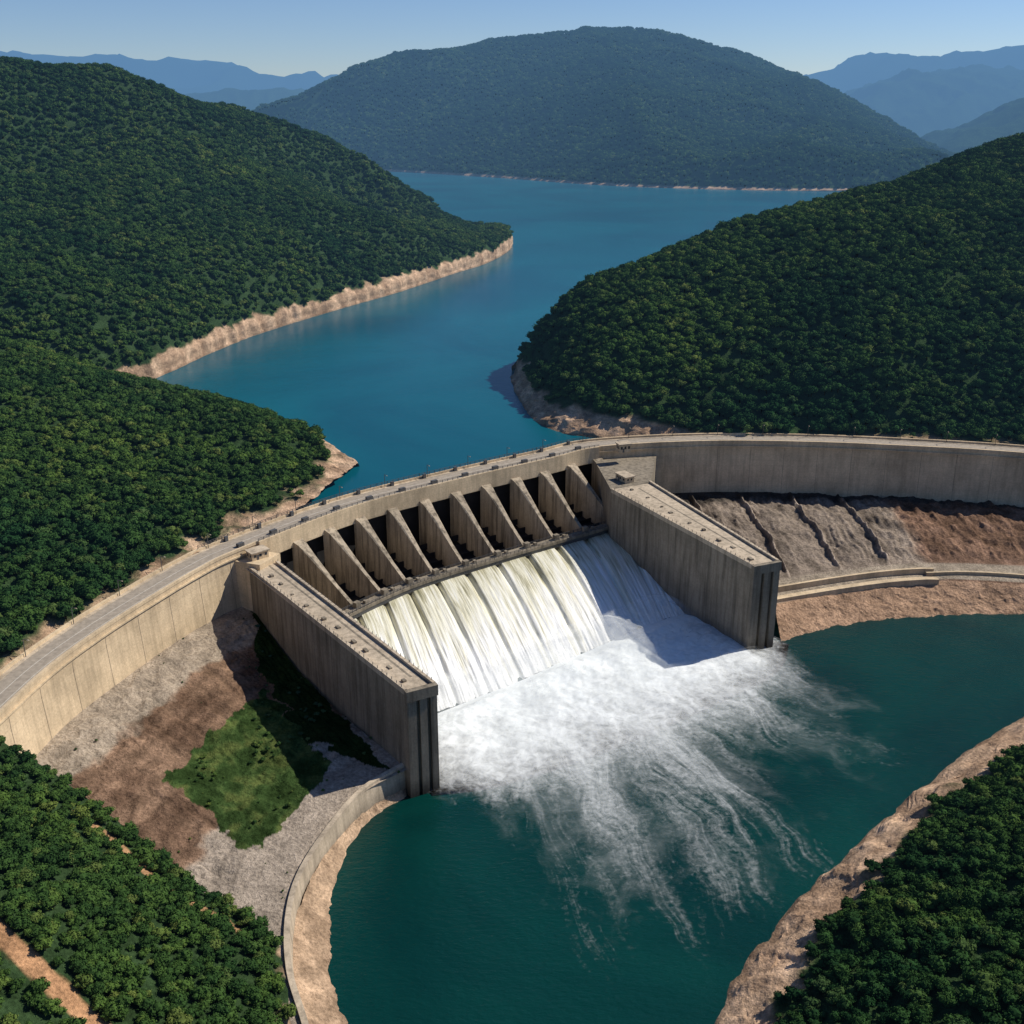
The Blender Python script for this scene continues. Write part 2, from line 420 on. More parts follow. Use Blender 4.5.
def house(name,c,t,hl,hw_,z0,h):
    e=empty(name)
    boxes('walls',[(rect(c,t,hl,hw_),z0,z0+h)],M_con,e)
    boxes('roof',[(rect(c,t,hl+.5,hw_+.5),z0+h,z0+h+.4)],M_top,e)
    t=np.array(t,float);t/=np.linalg.norm(t);n=np.array([t[1],-t[0]]);c=np.array(c,float)
    it=[]
    for k in np.linspace(-hl*.65,hl*.65,3):
        for sg in(-1,1): it.append((rect(c+t*k+n*sg*hw_,t,.55,.05),z0+h*.4,z0+h*.75))
    for k in(-.4,.4):
        for sg in(-1,1): it.append((rect(c+n*k*hw_+t*sg*hl,n,.45,.05),z0+h*.4,z0+h*.75))
    boxes('windows',it,M_glass,e);boxes('door',[(rect(c-t*hl*.32+n*hw_,t,.5,.08),z0,z0+2.1)],M_steel,e)
house('control_house',(-105.5,412),(.75,.66),3.8,2.6,42.6,3.2)
house('control_house',(59,546),(.9,.3),3.2,2.4,46.1,4.2)
house('control_house',(57,516),(.47,-.88),4.5,2.6,40.1,3.0)

# ================================================================ TERRAIN
cols=[[(-112,412,22),(-90,380,15),(-65,346,11),(-35,308,10)],
[(-129,385,24),(-102,362,16),(-75,328,12),(-48,295,10)],
[(-141,350,24),(-115,330,17),(-86,305,12),(-57,275,10)],
[(-149,318,24),(-124,300,18),(-95,280,13),(-62,254,10)],
[(-154,290,24),(-130,275,19),(-98,258,13),(-62,236,10)],
[(-160,262,26),(-130,250,20),(-95,240,13),(-58,218,10)],
[(-164,235,28),(-125,228,20),(-88,220,12),(-51,200,10)],
[(-160,190,28),(-120,190,20),(-80,190,12),(-44,183,10)]]
R=np.array(cols,float).transpose(1,0,2)
G=cr(np.array([cr(r,300) for r in R]),260)
x,y,z=G[...,0].copy(),G[...,1].copy(),G[...,2].copy()
rr=np.linspace(0,1,260)[:,None]*np.ones((1,300))
mid=sstep(0,.08,rr)*(1-sstep(.8,.92,rr))
G[...,2]+=mid*(1.6*fbm(x,y,22,5,31)+.9*ridged(x,y,7,4,32))
w=fbm(x,y,9,4,33)
gravel=C3(.35,.285,.215);dirt=C3(.150,.092,.060);dirt2=C3(.25,.16,.105);grs=C3(.040,.072,.022);bench=C3(.37,.305,.24)
col=lerp(np.broadcast_to(dirt,G.shape),np.broadcast_to(dirt2,G.shape),sstep(-.3,.4,fbm(x,y,16,5,36)))
col=col*(1+.14*np.sin(rr*90+w*2))[...,None]
cc_=np.linspace(0,1,300)[None,:]*np.ones((260,1))
rill=ridged(cc_*260+w*2,rr*14,5,3,39)
G[...,2]-=mid*.5*sstep(.2,.9,rill);col=col*(1-.25*sstep(.2,.9,rill))[...,None]
col=lerp(col,np.broadcast_to(gravel,G.shape),1-sstep(.20,.24,rr+w*.05))
col=lerp(col,np.broadcast_to(bench,G.shape),sstep(.69,.73,rr+w*.05))
for o_ in(.80,.84): col=col*(1-.28*np.exp(-((rr+w*.008-o_)/.007)**2))[...,None]
gp=[(-93,353),(-60,312),(-68,288),(-77,266),(-113,293),(-106,315)]
wx=x+w*5;wy=y+fbm(x,y,8,4,35)*5
gm=inpoly(wx,wy,gp)
gv=sstep(-.5,.5,fbm(x,y,5,4,41))
col[gm]=(grs*(.7+.7*gv)[...,None]+C3(.04,.022,.006)*(gv**3)[...,None])[gm]
gm2=inpoly(wx,wy,[(-40,306),(-60,335),(-90,385),(-108,408),(-95,360),(-72,325)])
col[gm2&~gm]=grs*.55
grid('embankment',G,M_terN,col)
slopeG=G

q=np.array([(-36,310),(-48,296),(-56,276),(-61,255),(-61,237),(-57,218),(-50,201),(-44,185),(-38,165)],float)
w_=np.array([(-36,306),(-48,290),(-52.5,268),(-51,248),(-47,225),(-40,211),(-33,196),(-27,181),(-22,160)],float)
qd=cr(q,180);wd=cr(w_,180)
tq=np.gradient(qd,axis=0);tq/=np.linalg.norm(tq,axis=1)[:,None];nq=np.stack([-tq[:,1],tq[:,0]],1)
if nq[60]@(wd[60]-qd[60])<0:nq=-nq
def rib(secs):
    return np.array([np.concatenate([p,np.full((len(p),1),z)],1) for p,z in secs])
quay=empty('quay_wall')
grid('quay_parapet',rib([(qd-nq*1.2,9.2),(qd-nq*1.2,11.0),(qd+nq*.4,11.0),(qd+nq*.4,10.0),(qd+nq*.9,3.0),(qd+nq*.9,1)]),M_top,None,False,False,quay)
dist=np.linalg.norm(wd-qd,axis=1)
rows=[]
for k,f in enumerate(np.linspace(0,1,24)):
    p=qd+nq*.8*(1-f)+(wd-qd)*f
    zz=5.2*(1-f)**1.3*np.clip(dist/10,0.2,1)-.6*f
    rows.append(np.concatenate([p,zz[:,None]],1))
rows.append(np.concatenate([wd+nq*4,np.full((180,1),-4)],1))
G=np.array(rows);x,y=G[...,0].copy(),G[...,1].copy();G[...,2]+=.5*ridged(x,y,4,4,51);G[...,0]+=1.2*fbm(x,y,5,4,52)
col=lerp(np.broadcast_to(C3(.50,.35,.23),G.shape),np.broadcast_to(C3(.29,.20,.13),G.shape),sstep(-.3,.4,fbm(x,y,5,4,53)))
grid('river_bank',G,M_terN,col)

cols=[[(80,556,18),(98,505,15),(110,456,10),(117,440,9),(117,427,4),(117,415,-3)],
[(120,563,18),(135,510,15),(150,470,10),(154,455,9),(154,445,4),(154,429,-3)],
[(184,563,18),(192,515,15),(195,480,10),(194,465,9),(194,454,4),(194,436,-3)],
[(235,556,18),(240,510,15),(240,478,10),(239,461,9),(237,452,4),(233,440,-3)],
[(290,540,18),(290,500,15),(285,468,10),(280,452,9),(276,442,4),(272,430,-3)],
[(400,482,18),(390,450,15),(370,420,10),(360,408,9),(352,398,4),(345,387,-3)]]
R=np.array(cols,float).transpose(1,0,2)
G=cr(np.array([cr(r,520) for r in R]),220)
x,y,z=G[...,0].copy(),G[...,1].copy(),G[...,2].copy()
rr=np.linspace(0,1,220)[:,None]*np.ones((1,520))
up=sstep(0,.05,rr)*(1-sstep(.33,.4,rr))
w=fbm(x,y,14,5,65)
G[...,2]+=up*(1.3*ridged(x,y,7,5,61)+1.8*fbm(x,y,15,5,62))
u_=x-103+(y-470)*.06+w*2.4
rib_=np.abs((u_/27)%1-.5)*2
lf=1-sstep(196,206,x+w*5)
gmask=.35+.65*sstep(-.3,.4,fbm(x,y,18,3,67))
G[...,2]+=up*lf*(1.4*sstep(.93,.985,rib_)-1.0*sstep(.3,.9,rib_)*(rib_<.93))
G[...,2]+=up*lf*.28*np.sin(u_*1.75+w*3)*gmask
G[...,2]+=up*(1-lf)*1.4*ridged(x,y*.4,7,4,69)
G[...,2]+=sstep(.62,.7,rr)*(.7*ridged(x,y,5,4,63));G[...,1]+=sstep(.7,.8,rr)*2*fbm(x,y,8,4,64)
grey=C3(.255,.205,.16);red=C3(.21,.130,.088)
col=grey*lf[...,None]+red*(1-lf)[...,None]
col=col*(1+lf*(.45*sstep(.94,.98,rib_)-.20*sstep(.5,.9,rib_)*(rib_<.93)))[...,None]
col=col*(1+.18*lf*gmask*np.sin(u_*1.75+w*3))[...,None]
col=col*(1+.5*(1-lf)*fbm(x,y*.35,4,4,68))[...,None]
col=col*(1+.55*fbm(x+y*.5,y*.3,6,5,66))[...,None]
col=lerp(col,np.broadcast_to(C3(.07,.06,.05),G.shape),1-sstep(.05,.08,rr+w*.01))  # dark foot strip: the wing wall's shadow band painted into the ground colour
col=lerp(col,np.broadcast_to(C3(.35,.29,.22),G.shape),sstep(.39,.41,rr)*(1-sstep(.6,.62,rr)))
col=lerp(col,np.broadcast_to(C3(.40,.26,.17),G.shape),sstep(.62,.64,rr))
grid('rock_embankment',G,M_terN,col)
ret=empty('retaining_wall')
rp=cr([(112,446),(128,452),(154,461),(175,467),(192,470),(200,470)],80)
def wallribbon(nm,rp,z0,z1,th,mat,par):
    t=np.gradient(rp,axis=0);t/=np.linalg.norm(t,axis=1)[:,None];n=np.stack([t[:,1],-t[:,0]],1)
    grid(nm,rib([(rp,z0),(rp,z1),(rp+n*th,z1),(rp+n*th,z0)]),mat,None,False,False,par)
wallribbon('wall_curve',rp,3,12.2,1.4,M_con,ret)
wallribbon('road_slab',rp-np.array([0,6]),2,10.2,3.2,M_con,ret)
rp2=cr([(196,468),(215,469),(238,466),(262,459),(285,452),(330,430)],80)
wallribbon('wall_straight',rp2,3,11,1.2,M_con,ret)

# ---- hills
r0=[(-460,240,62),(-300,255,52),(-182,272,45.8),off(60,-14,45.8),off(90,-14,45.8),off(130,-14,45.8),off(165,-14,45.8),off(190,-14,45.5),off(SL+10,-14,45.2),off(SL+38,-14,44.5)]
r1=[(-465,330,80),(-315,320,66),(-205,310,52),(-182,335,52),(-176,362,52),(-166,392,52),(-152,422,51),(-136,447,50),(-118,470,49),(-88,494,46)]
r2=[(-480,430,100),(-360,430,84),(-260,430,72),(-225,440,68),(-205,450,65),(-188,470,62),(-168,490,59),(-146,505,55),(-122,517,51),(-84,508,45)]
r3=[(-480,620,135),(-400,615,118),(-330,605,98),(-287,600,88),(-250,597,78),(-215,590,70),(-172,578,63),(-140,562,57),(-114,545,51),(-82,520,44)]
r4=[(-490,740,70),(-400,720,60),(-340,710,52),(-300,705,47),(-260,690,47),(-220,665,47),(-175,632,47),(-140,603,47),(-108,572,46),(-80,532,43)]
r5=[(-495,780,30),(-400,750,30),(-340,735,30),(-296,725,30),(-252,705,30),(-212,680,30),(-168,645,30),(-132,615,30),(-100,580,30),(-74,530,30)]
hill('hill',[r0,r1,r2,r3,r4,r5],260,260,42,4.8,6,70,11,.10,.32,.80)
S=[(-420,640),(-310,655),(-252,700),(-226,800),(-205,872),(-163,969),(-111,1077),(-67,1188),(-26,1288),(0,1426),(-20,1500),(-120,1560),(-300,1640)]
M1=[(-520,660,100),(-400,700,90),(-330,745,82),(-310,830,92),(-290,900,96),(-245,1010,98),(-200,1110,96),(-150,1210,90),(-95,1310,78),(-50,1415,62),(-60,1480,60),(-140,1530,62),(-300,1600,62)]
M2=[(-620,720,160),(-520,760,140),(-450,830,125),(-430,920,138),(-400,1000,150),(-345,1090,155),(-290,1180,148),(-232,1280,130),(-165,1370,104),(-90,1430,80),(-95,1470,78),(-170,1510,80),(-320,1560,80)]
Rg=[(-850,1000,312),(-760,1020,298),(-680,1050,286),(-600,1090,271),(-510,1150,252),(-444,1250,234),(-365,1350,214),(-287,1420,188),(-207,1450,152),(-125,1458,112),(-130,1476,106),(-220,1490,120),(-350,1500,160)]
Bk=[(-900,1500,60),(-860,1530,60),(-800,1550,60),(-720,1600,60),(-640,1620,60),(-560,1640,60),(-480,1650,50),(-400,1640,45),(-330,1600,60),(-180,1480,105),(-170,1482,105),(-260,1486,120),(-380,1480,160)]
S0r=[(a+10,b-10,30) for a,b in S];S1=[(a,b,41.5) for a,b in S]
S2=[(a+(m[0]-a)*.12,b+(m[1]-b)*.12,59) for (a,b),m in zip(S,M1)]
hill('hill',[S0r,S1,S2,M1,M2,Rg,Bk],420,360,42,13.0,27,270,21,.066,.42,.95,rid=.85)
tip=[(0,748,30),(0,745,42),(1,742,46),(3,738,50),(3,734,50),(2,730,47),(1,727,44),(-2,724,41),(-6,720,30)]
K=[tip,
[(15,812,30),(20,800,41),(28,775,62),(33,745,84),(32,710,80),(25,682,66),(13,668,51),(4,665,41),(-4,662,30)],
[(65,892,30),(70,880,41),(72,830,75),(77,780,103),(72,725,97),(55,665,80),(29,622,52),(16,609,41),(8,602,30)],
[(135,975,30),(140,960,41),(140,890,90),(139,820,120),(125,750,113),(95,675,90),(62,606,56),(46,588,45),(42,578,34)],
[(235,1055,30),(240,1040,41),(245,950,105),(247,870,144),(225,790,134),(185,695,106),(130,612,62),(120,587,49),(118,575,45)],
[(335,1115,30),(340,1100,41),(340,1010,120),(339,920,162),(315,820,150),(270,710,113),(215,606,64),(205,583,49),(203,572,45)],
[(435,1175,30),(440,1160,41),(440,1070,130),(435,970,184),(420,860,166),(380,730,122),(320,600,64),(306,570,49),(300,552,45)],
[(700,1290,30),(700,1250,41),(700,1150,160),(700,1050,230),(680,900,200),(640,720,130),(500,540,64),(440,500,49),(420,480,45)]]
rows=list(map(list,zip(*K)))
hill('hill',rows,300,320,42,7.5,12,140,31,.072,.42,1.0,barefn=lambda x,y:10.0-6.4*sstep(50,110,x))
r0=[(-176,300,46),(-162,284,41),(-138,278,27),(-118,266,21),(-92,246,16),(-68,231,13),(-58,214,11.5),(-50,191,10.5),(-42,150,10.5)]
r1=[(-190,285,50),(-168,265,44),(-147,254,37),(-124,240,32),(-99,224,26),(-79,208,22),(-67,192,20),(-58,172,18),(-48,135,16)]
r2=[(-215,255,58),(-190,235,55),(-165,215,50),(-140,195,45),(-118,178,40),(-100,165,36),(-88,150,34),(-80,125,32),(-70,95,30)]
r3=[(-340,210,80),(-300,170,76),(-270,140,74),(-240,110,72),(-210,90,68),(-185,70,64),(-160,50,60),(-140,20,56),(-120,-10,52)]
path=[(-140,214),(-118,198),(-99,186),(-80,172),(-60,158)]
trail=[(-126,262),(-112,252),(-96,238),(-84,232),(-72,226)]
def pA(G,col):
    x,y=G[...,0],G[...,1]
    d=dline(x,y,path);b=1-sstep(2.0,3.0,d+fbm(x,y,5,3,5)*.8)
    d2=dline(x,y,trail);b=np.maximum(b,.8*(1-sstep(.8,1.6,d2+fbm(x,y,5,3,5)*.8)))
    return lerp(col,np.broadcast_to(C3(.45,.25,.13),col.shape),b)
hill('hill',[r0,r1,r2,r3],240,240,-20,30.0,3.0,30,41,.24,.18,.55,
     extra_ok=lambda x,y,z:(dline(x,y,path)>3.6)&(dline(x,y,trail)>1.6),paint=pA)
sh=[(300,425),(219,377),(196,358),(161,331),(106,279),(77,248),(63,231),(52,211),(44,188),(36,155),(30,110)]
vg=[(345,420),(247,372),(217,350),(181,325),(128,283),(97,249),(80,229),(68,205),(60,184),(52,150),(48,105)]
r00=[(a-8,b+8,-8) for a,b in sh];r01=[(a,b,-.3) for a,b in sh]
r02=[(a,b,8) for a,b in vg]
r03=[(a+38,b-26,26) for a,b in vg];r04=[(a+130,b-80,52) for a,b in vg];r05=[(a+300,b-160,80) for a,b in vg]
hill('hill',[r00,r01,r02,r03,r04,r05],280,260,0,8,5,35,43,.20,.20,.62)
rd=[(-905,3300,83),(-694,3300,174),(-533,3400,242),(-426,3500,282),(-190,3600,338),(182,3700,382),(402,3700,376),(577,3600,344),(805,3500,284),(1025,3400,186),(1217,3200,74),(1392,3100,40)]
fs=[(-960,3150),(-760,3120),(-560,3100),(-420,3050),(-239,2933),(-29,2742),(180,2520),(401,2396),(663,2342),(900,2400),(1100,2480),(1300,2600)]
rows=[[(a,b-20,30) for a,b in fs],[(a,b,41) for a,b in fs],
 [(a+(r[0]-a)*.03,b+(r[1]-b)*.03,54) for (a,b),r in zip(fs,rd)],
 [(a+(r[0]-a)*.33,b+(r[1]-b)*.33,44+(max(r[2],60)-42)*.40) for (a,b),r in zip(fs,rd)],
 [(a+(r[0]-a)*.68,b+(r[1]-b)*.68,44+(max(r[2],60)-42)*.78) for (a,b),r in zip(fs,rd)],
 rd,[(r[0],r[1]+500,r[2]*.6) for r in rd],[(r[0],r[1]+1100,20) for r in rd]]
hill('mountain',rows,420,260,42,4.5,58,560,74,.013,1.0,1.8,extra_ok=lambda x,y,z:y<3750,rid=.9)
def rng_strip(name,pts,Y,depth,seed,amp,low=0):
    pts=np.array(pts,float);n=500
    xs=np.linspace(pts[0,0],pts[-1,0],n);zs=np.interp(xs,pts[:,0],pts[:,1])
    k=np.hanning(15);k/=k.sum();zs=np.convolve(np.pad(zs,7,mode='edge'),k,'valid')
    m=90;G=np.zeros((m,n,3))
    for i,f in enumerate(np.linspace(-1,1,m)):
        h=1-abs(f)**1.25
        G[i,:,0]=xs;G[i,:,1]=Y+f*depth;G[i,:,2]=low+(zs-low)*h
    e=1-np.abs(np.linspace(-1,1,m))[:,None]
    G[...,2]+=amp*ridged(G[...,0],G[...,1],depth*.35,5,seed)*(.15+.85*sstep(.02,.5,e))*np.clip(1.15-1.0*sstep(.85,1,e),.25,1)
    grid(name,G,M_ter,np.broadcast_to(C3(.03,.06,.025),G.shape).copy())
rng_strip('distant_hills',[(-11000,520),(-7000,420),(-4400,433),(-3940,541),(-3476,541),(-2938,490),(-2400,462),(-1784,390),(-1323,347),(-861,253),(0,200),(1200,240),(2061,325),(2445,433),(2907,533),(3138,476),(3445,533),(3753,577),(4214,591),(7000,500),(11000,600)],9000,1700,81,120)
rng_strip('distant_hills',[(-6500,500),(-4000,380),(-2600,260),(-1857,194),(-1549,242),(-1241,266),(-934,242),(-677,170),(-300,90)],6000,900,83,50)
rng_strip('distant_hills',[(1400,90),(1878,218),(2045,311),(2378,353),(2845,374),(3267,425),(5000,500),(8000,450)],6500,1000,85,85)
rng_strip('distant_hills',[(1150,-10),(1327,5),(1481,81),(1669,155),(1751,203),(2011,283),(3000,400),(5000,350)],4000,600,87,40)
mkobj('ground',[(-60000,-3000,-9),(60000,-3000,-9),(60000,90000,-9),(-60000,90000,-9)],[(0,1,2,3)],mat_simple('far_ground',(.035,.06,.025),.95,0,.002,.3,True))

# ================================================================ WATER
poly=[off(s,-8,42)[:2] for s in np.linspace(S0,SE,60)]
poly=poly+[(3000,400),(5000,6000),(-5000,6000),(-3000,250)]
mkobj('reservoir_water',[(a,b,42) for a,b in poly],[tuple(range(len(poly)))],M_res)
mkobj('river_water',[(-190,-150,0),(700,-150,0),(700,520,0),(60,520,0),(-100,420,0),(-190,300,0)],[(0,1,2,3,4,5)],M_riv)

nf=11;S=np.linspace(SL+6,SR+4,nf)
top=np.array([off(s,35.5,0)[:2] for s in S])
bot=cr([(-54,352),(-38,356),(-14,370),(10,390),(36,412),(62,434),(84,448)],nf)
Ls=[]
NQ=90
for q_ in np.linspace(0,1,NQ):
    p=top*(1-q_)+bot*q_
    z=15.4*(1-q_**1.55)+.2
    Ls.append(np.concatenate([cr(p,620),np.full((620,1),z)],1))
G=np.array(Ls);a=np.linspace(SL+6,SR+4,620)[None,:]*np.ones((NQ,1));q_=np.linspace(0,1,NQ)[:,None]*np.ones((1,620))
ph=((a-s0)/bw)%1;gr=np.minimum(ph,1-ph)
G[...,2]-=2.0*(1-sstep(0,.13,gr))*(1-.6*q_)
G[...,2]+=.30*fbm(a,q_*4,1.1,4,91)*(.3+q_)+.9*fbm(a,q_*16,3.5,4,92)*q_**1.5
m,nt=newmat('falling_water')
uvn=N(nt,'ShaderNodeUVMap');mp=N(nt,'ShaderNodeMapping');mp.inputs['Scale'].default_value=(190,3,1);L(nt,uvn.outputs[0],mp.inputs[0])
n1=noise(nt,1,7,.62,mp.outputs[0],.3)
mp2=N(nt,'ShaderNodeMapping');mp2.inputs['Scale'].default_value=(34,1.6,1);L(nt,uvn.outputs[0],mp2.inputs[0])
n2=noise(nt,1,6,.6,mp2.outputs[0],.3)
sp=N(nt,'ShaderNodeSeparateXYZ');L(nt,uvn.outputs[0],sp.inputs[0])
v=math2(nt,'ADD',math2(nt,'MULTIPLY',n1,.5),math2(nt,'MULTIPLY',n2,.5))
v=math2(nt,'ADD',v,math2(nt,'MULTIPLY',sp.outputs[1],.24))
r=ramp(nt,[(.38,(.15,.15,.085)),(.47,(.42,.39,.25)),(.56,(.74,.71,.55)),(.72,(.93,.93,.90))]);L(nt,v,r.inputs[0])
b=N(nt,'ShaderNodeBsdfPrincipled');b.inputs['Roughness'].default_value=.4;L(nt,r.outputs[0],b.inputs['Base Color'])
bp=N(nt,'ShaderNodeBump');bp.inputs['Strength'].default_value=.6;bp.inputs['Distance'].default_value=.5;L(nt,n1,bp.inputs['Height']);L(nt,bp.outputs[0],b.inputs['Normal'])
finish(nt,b.outputs[0],False)
grid('spillway_waterfall',G,m,None,True,True)

fm=[(-66,374),(-46,372),(-22,384),(-2,400),(18,416),(38,430),(54,444),(68,454),(82,462)]
f0=[(-52,350),(-33,356),(-14,370),(5,385),(22,400),(40,415),(55,428),(68,438),(84,447)]
f1=[(-32,314),(-12,325),(5,338),(22,350),(40,362),(58,375),(78,390),(98,405),(112,424)]
f2=[(-24,298),(-2,286),(18,284),(40,292),(62,308),(86,326),(110,346),(132,372),(134,408)]
f3=[(-16,268),(8,224),(32,208),(58,216),(90,244),(122,270),(158,306),(186,345),(174,405)]
def foammat(name,dens_stops,sx,sy,thr_w,top,dist=1.1,wn=.28,ws=.35,edge=.22,groups=0.0,det=6,warp=.09):
    m,nt=newmat(name)
    uvn=N(nt,'ShaderNodeUVMap')
    wv=N(nt,'ShaderNodeTexNoise');wv.inputs['Scale'].default_value=5;wv.inputs['Detail'].default_value=2;L(nt,uvn.outputs[0],wv.inputs['Vector'])
    sc=N(nt,'ShaderNodeVectorMath',operation='SCALE');sc.inputs['Scale'].default_value=warp;L(nt,wv.outputs['Color'],sc.inputs[0])
    ad=N(nt,'ShaderNodeVectorMath',operation='ADD');L(nt,uvn.outputs[0],ad.inputs[0]);L(nt,sc.outputs[0],ad.inputs[1])
    mp=N(nt,'ShaderNodeMapping');mp.inputs['Scale'].default_value=(sx,sy,1);L(nt,ad.outputs[0],mp.inputs[0])
    n1=noise(nt,1,det,.66,mp.outputs[0],dist)
    n2=noise(nt,ws,det,.68,None,.6)
    sp=N(nt,'ShaderNodeSeparateXYZ');L(nt,uvn.outputs[0],sp.inputs[0])
    r=ramp(nt,dens_stops);L(nt,sp.outputs[1],r.inputs[0])
    e=N(nt,'ShaderNodeMath',operation='PINGPONG');L(nt,sp.outputs[0],e.inputs[0]);e.inputs[1].default_value=.5
    re=ramp(nt,[(0,0),(.14,1)]);L(nt,e.outputs[0],re.inputs[0])
    v=math2(nt,'ADD',math2(nt,'MULTIPLY',n1,1-wn),math2(nt,'MULTIPLY',n2,wn))
    v=math2(nt,'ADD',v,r.outputs[0])
    if groups:
        mg=N(nt,'ShaderNodeMapping');mg.inputs['Scale'].default_value=(7,.9,1);mg.inputs['Location'].default_value=(3.3,1.7,0);L(nt,uvn.outputs[0],mg.inputs[0])
        ng_=noise(nt,1,2,.5,mg.outputs[0])
        v=math2(nt,'ADD',v,math2(nt,'MULTIPLY',math2(nt,'MULTIPLY',math2(nt,'SUBTRACT',ng_,.5),groups),math2(nt,'ADD',sp.outputs[1],.2)))
    v=math2(nt,'SUBTRACT',v,math2(nt,'MULTIPLY',math2(nt,'SUBTRACT',1.0,re.outputs[0]),edge))
    mr=N(nt,'ShaderNodeMapRange',interpolation_type='SMOOTHSTEP');mr.inputs[1].default_value=1.0;mr.inputs[2].default_value=1.0+thr_w;mr.inputs[4].default_value=top;L(nt,v,mr.inputs[0])
    b=N(nt,'ShaderNodeBsdfDiffuse');b.inputs['Color'].default_value=(.88,.91,.90,1)
    t=N(nt,'ShaderNodeBsdfTransparent');mx=N(nt,'ShaderNodeMixShader')
    L(nt,mr.outputs[0],mx.inputs[0]);L(nt,t.outputs[0],mx.inputs[1]);L(nt,b.outputs[0],mx.inputs[2])
    finish(nt,mx.outputs[0],False);return m
foam=empty('foam')
def flat(nm,rows_,z,mat):
    G2=cr(np.array([cr(r_,200) for r_ in np.array(rows_,float)]),200)
    G=np.concatenate([G2,np.full((200,200,1),z)],-1)
    grid(nm,G,mat,None,True,True,foam)
flat('foam_streaks',[f0,f1,f2,f3],.10,foammat('foam_streaks',[(0,.95),(.32,.80),(.50,.62),(.70,.505),(.88,.42),(1,.25)],20,1.9,.50,.85,2.2,.40,.5,.22,.75,8,.13))
flat('foam_haze',[f0,f1,f2,f3],.06,foammat('foam_haze',[(0,.95),(.38,.86),(.65,.64),(.9,.44),(1,.2)],6,1.8,.9,.60,1.6,.45,.10,.3,.4,5,.12))
def mound(rows_,t_end,hgt,seed,peak,nr=200,nc=300,sc=14,rough=.22,baseh=.12):
    F_=np.array(rows_,float)
    G2=cr(np.array([cr(r_,nc) for r_ in F_]),int(nr/t_end))[:nr]
    x,y=G2[...,0],G2[...,1];t=np.linspace(0,1,nr)[:,None];c=np.linspace(0,1,nc)[None,:]
    env=sstep(0,peak,t)*(1-sstep(peak,1,t))*.85+.15*(1-t)
    side=.45+.55*sstep(0,.12,c)*(1-sstep(.88,1,c))
    z=hgt*env*side*(.75+.5*fbm(x,y,sc,5,seed)+rough*ridged(x,y,4,4,seed+1))+baseh
    return np.concatenate([G2,z[...,None]],-1),t
def put(nm,args,mat,basefn=None):
    G,t=mound(*args)
    if basefn is not None: G[...,2]+=basefn(t)
    grid(nm,G,mat,None,True,True,foam)
M_f2=foammat('foam_churn',[(0,1.1),(.6,.86),(.85,.62),(1,.34)],12,3,.60,1,1.2,.5,.3)
put('foam_churn',([f0,f1,f2,f3],.62,4.5,101,.12,200,300,16,.06),M_f2)
fall_base=lambda t:6.5*(1-sstep(0,.33,t))
M_f3=foammat('spray_mist',[(0,.32),(.14,.74),(.5,.78),(.8,.60),(1,.25)],5,3,.85,.80,.8,.5,.05,.30,0,4)
for k,(h_,te) in enumerate([(7,.70),(12,.60)]):
    put('spray_mist_%d'%k,([fm,f0,f1,f2,f3],te,h_,111+k*7,.36,150,200,24,.02,1.0),M_f3,fall_base)

# ================================================================ FOREST
def tree_proto(k):
    r=np.random.default_rng(100+k)
    lobes=[(0,0,4.3,2.6)]
    for i in range(6):
        a=i*2*math.pi/6+r.random()*.8;rad=1.8+r.random()*1.5
        lobes.append((math.cos(a)*rad,math.sin(a)*rad,2.4+r.random()*2.0,1.4+r.random()*1.0))
    bm=bmesh.new()
    for lx,ly,lz,lr in lobes:
        ret_=bmesh.ops.create_icosphere(bm,subdivisions=2 if lr>2.4 else 1,radius=lr*.84)
        for v in ret_['verts']:
            d=v.co.copy();kk=1+.38*(r.random()-.5)
            v.co=Vector((lx,ly,lz))+Vector((d.x*kk,d.y*kk,d.z*kk*.85))
    for i in range(240):
        lx,ly,lz,lr=lobes[r.integers(len(lobes))]
        d=r.normal(size=3);d/=np.linalg.norm(d)
        if d[2]<-.05:d[2]*=-1
        c=np.array([lx,ly,lz])+d*lr*(.84+.34*r.random())*np.array([1,1,.88])
        nrm=d*1.0+r.normal(size=3)*.55;nrm/=np.linalg.norm(nrm)
        a=np.cross(nrm,r.normal(size=3));a/=np.linalg.norm(a);b_=np.cross(nrm,a)
        sz=.24+.36*r.random()
        vs=[bm.verts.new(tuple(c+a*sz*p+b_*sz*q_)) for p,q_ in((-1,-.3),(.1,-.9),(1,.2),(-.2,.9))]
        bm.faces.new(vs)
    nb=len(bm.faces)
    def limb(p0,p1,r0_,r1_):
        p0=np.array(p0);p1=np.array(p1);d=p1-p0;d/=np.linalg.norm(d);a=np.cross(d,[.3,.9,.1]);a/=np.linalg.norm(a);b_=np.cross(d,a)
        R0=[];R1=[]
        for i in range(5):
            th=i*math.pi*.4;o_=a*math.cos(th)+b_*math.sin(th);R0.append(bm.verts.new(tuple(p0+o_*r0_)));R1.append(bm.verts.new(tuple(p1+o_*r1_)))
        for i in range(5):
            j=(i+1)%5;bm.faces.new((R0[i],R0[j],R1[j],R1[i]))
    limb((0,0,-1.0),(0,0,4.0),.28,.14)
    for lx,ly,lz,lr in lobes[1:4]: limb((0,0,1.6),(lx,ly,lz),.13,.05)
    me=bpy.data.meshes.new('broadleaf_tree');bm.to_mesh(me)
    me.materials.append(M_leaf);me.materials.append(M_bark)
    mi=np.zeros(len(me.polygons),np.int32);mi[nb:]=1;me.polygons.foreach_set('material_index',mi)
    bm.free();return bpy.data.objects.new('broadleaf_tree',me)
TC=bpy.data.collections.new('broadleaf_trees')
for k in range(6): TC.objects.link(tree_proto(k))
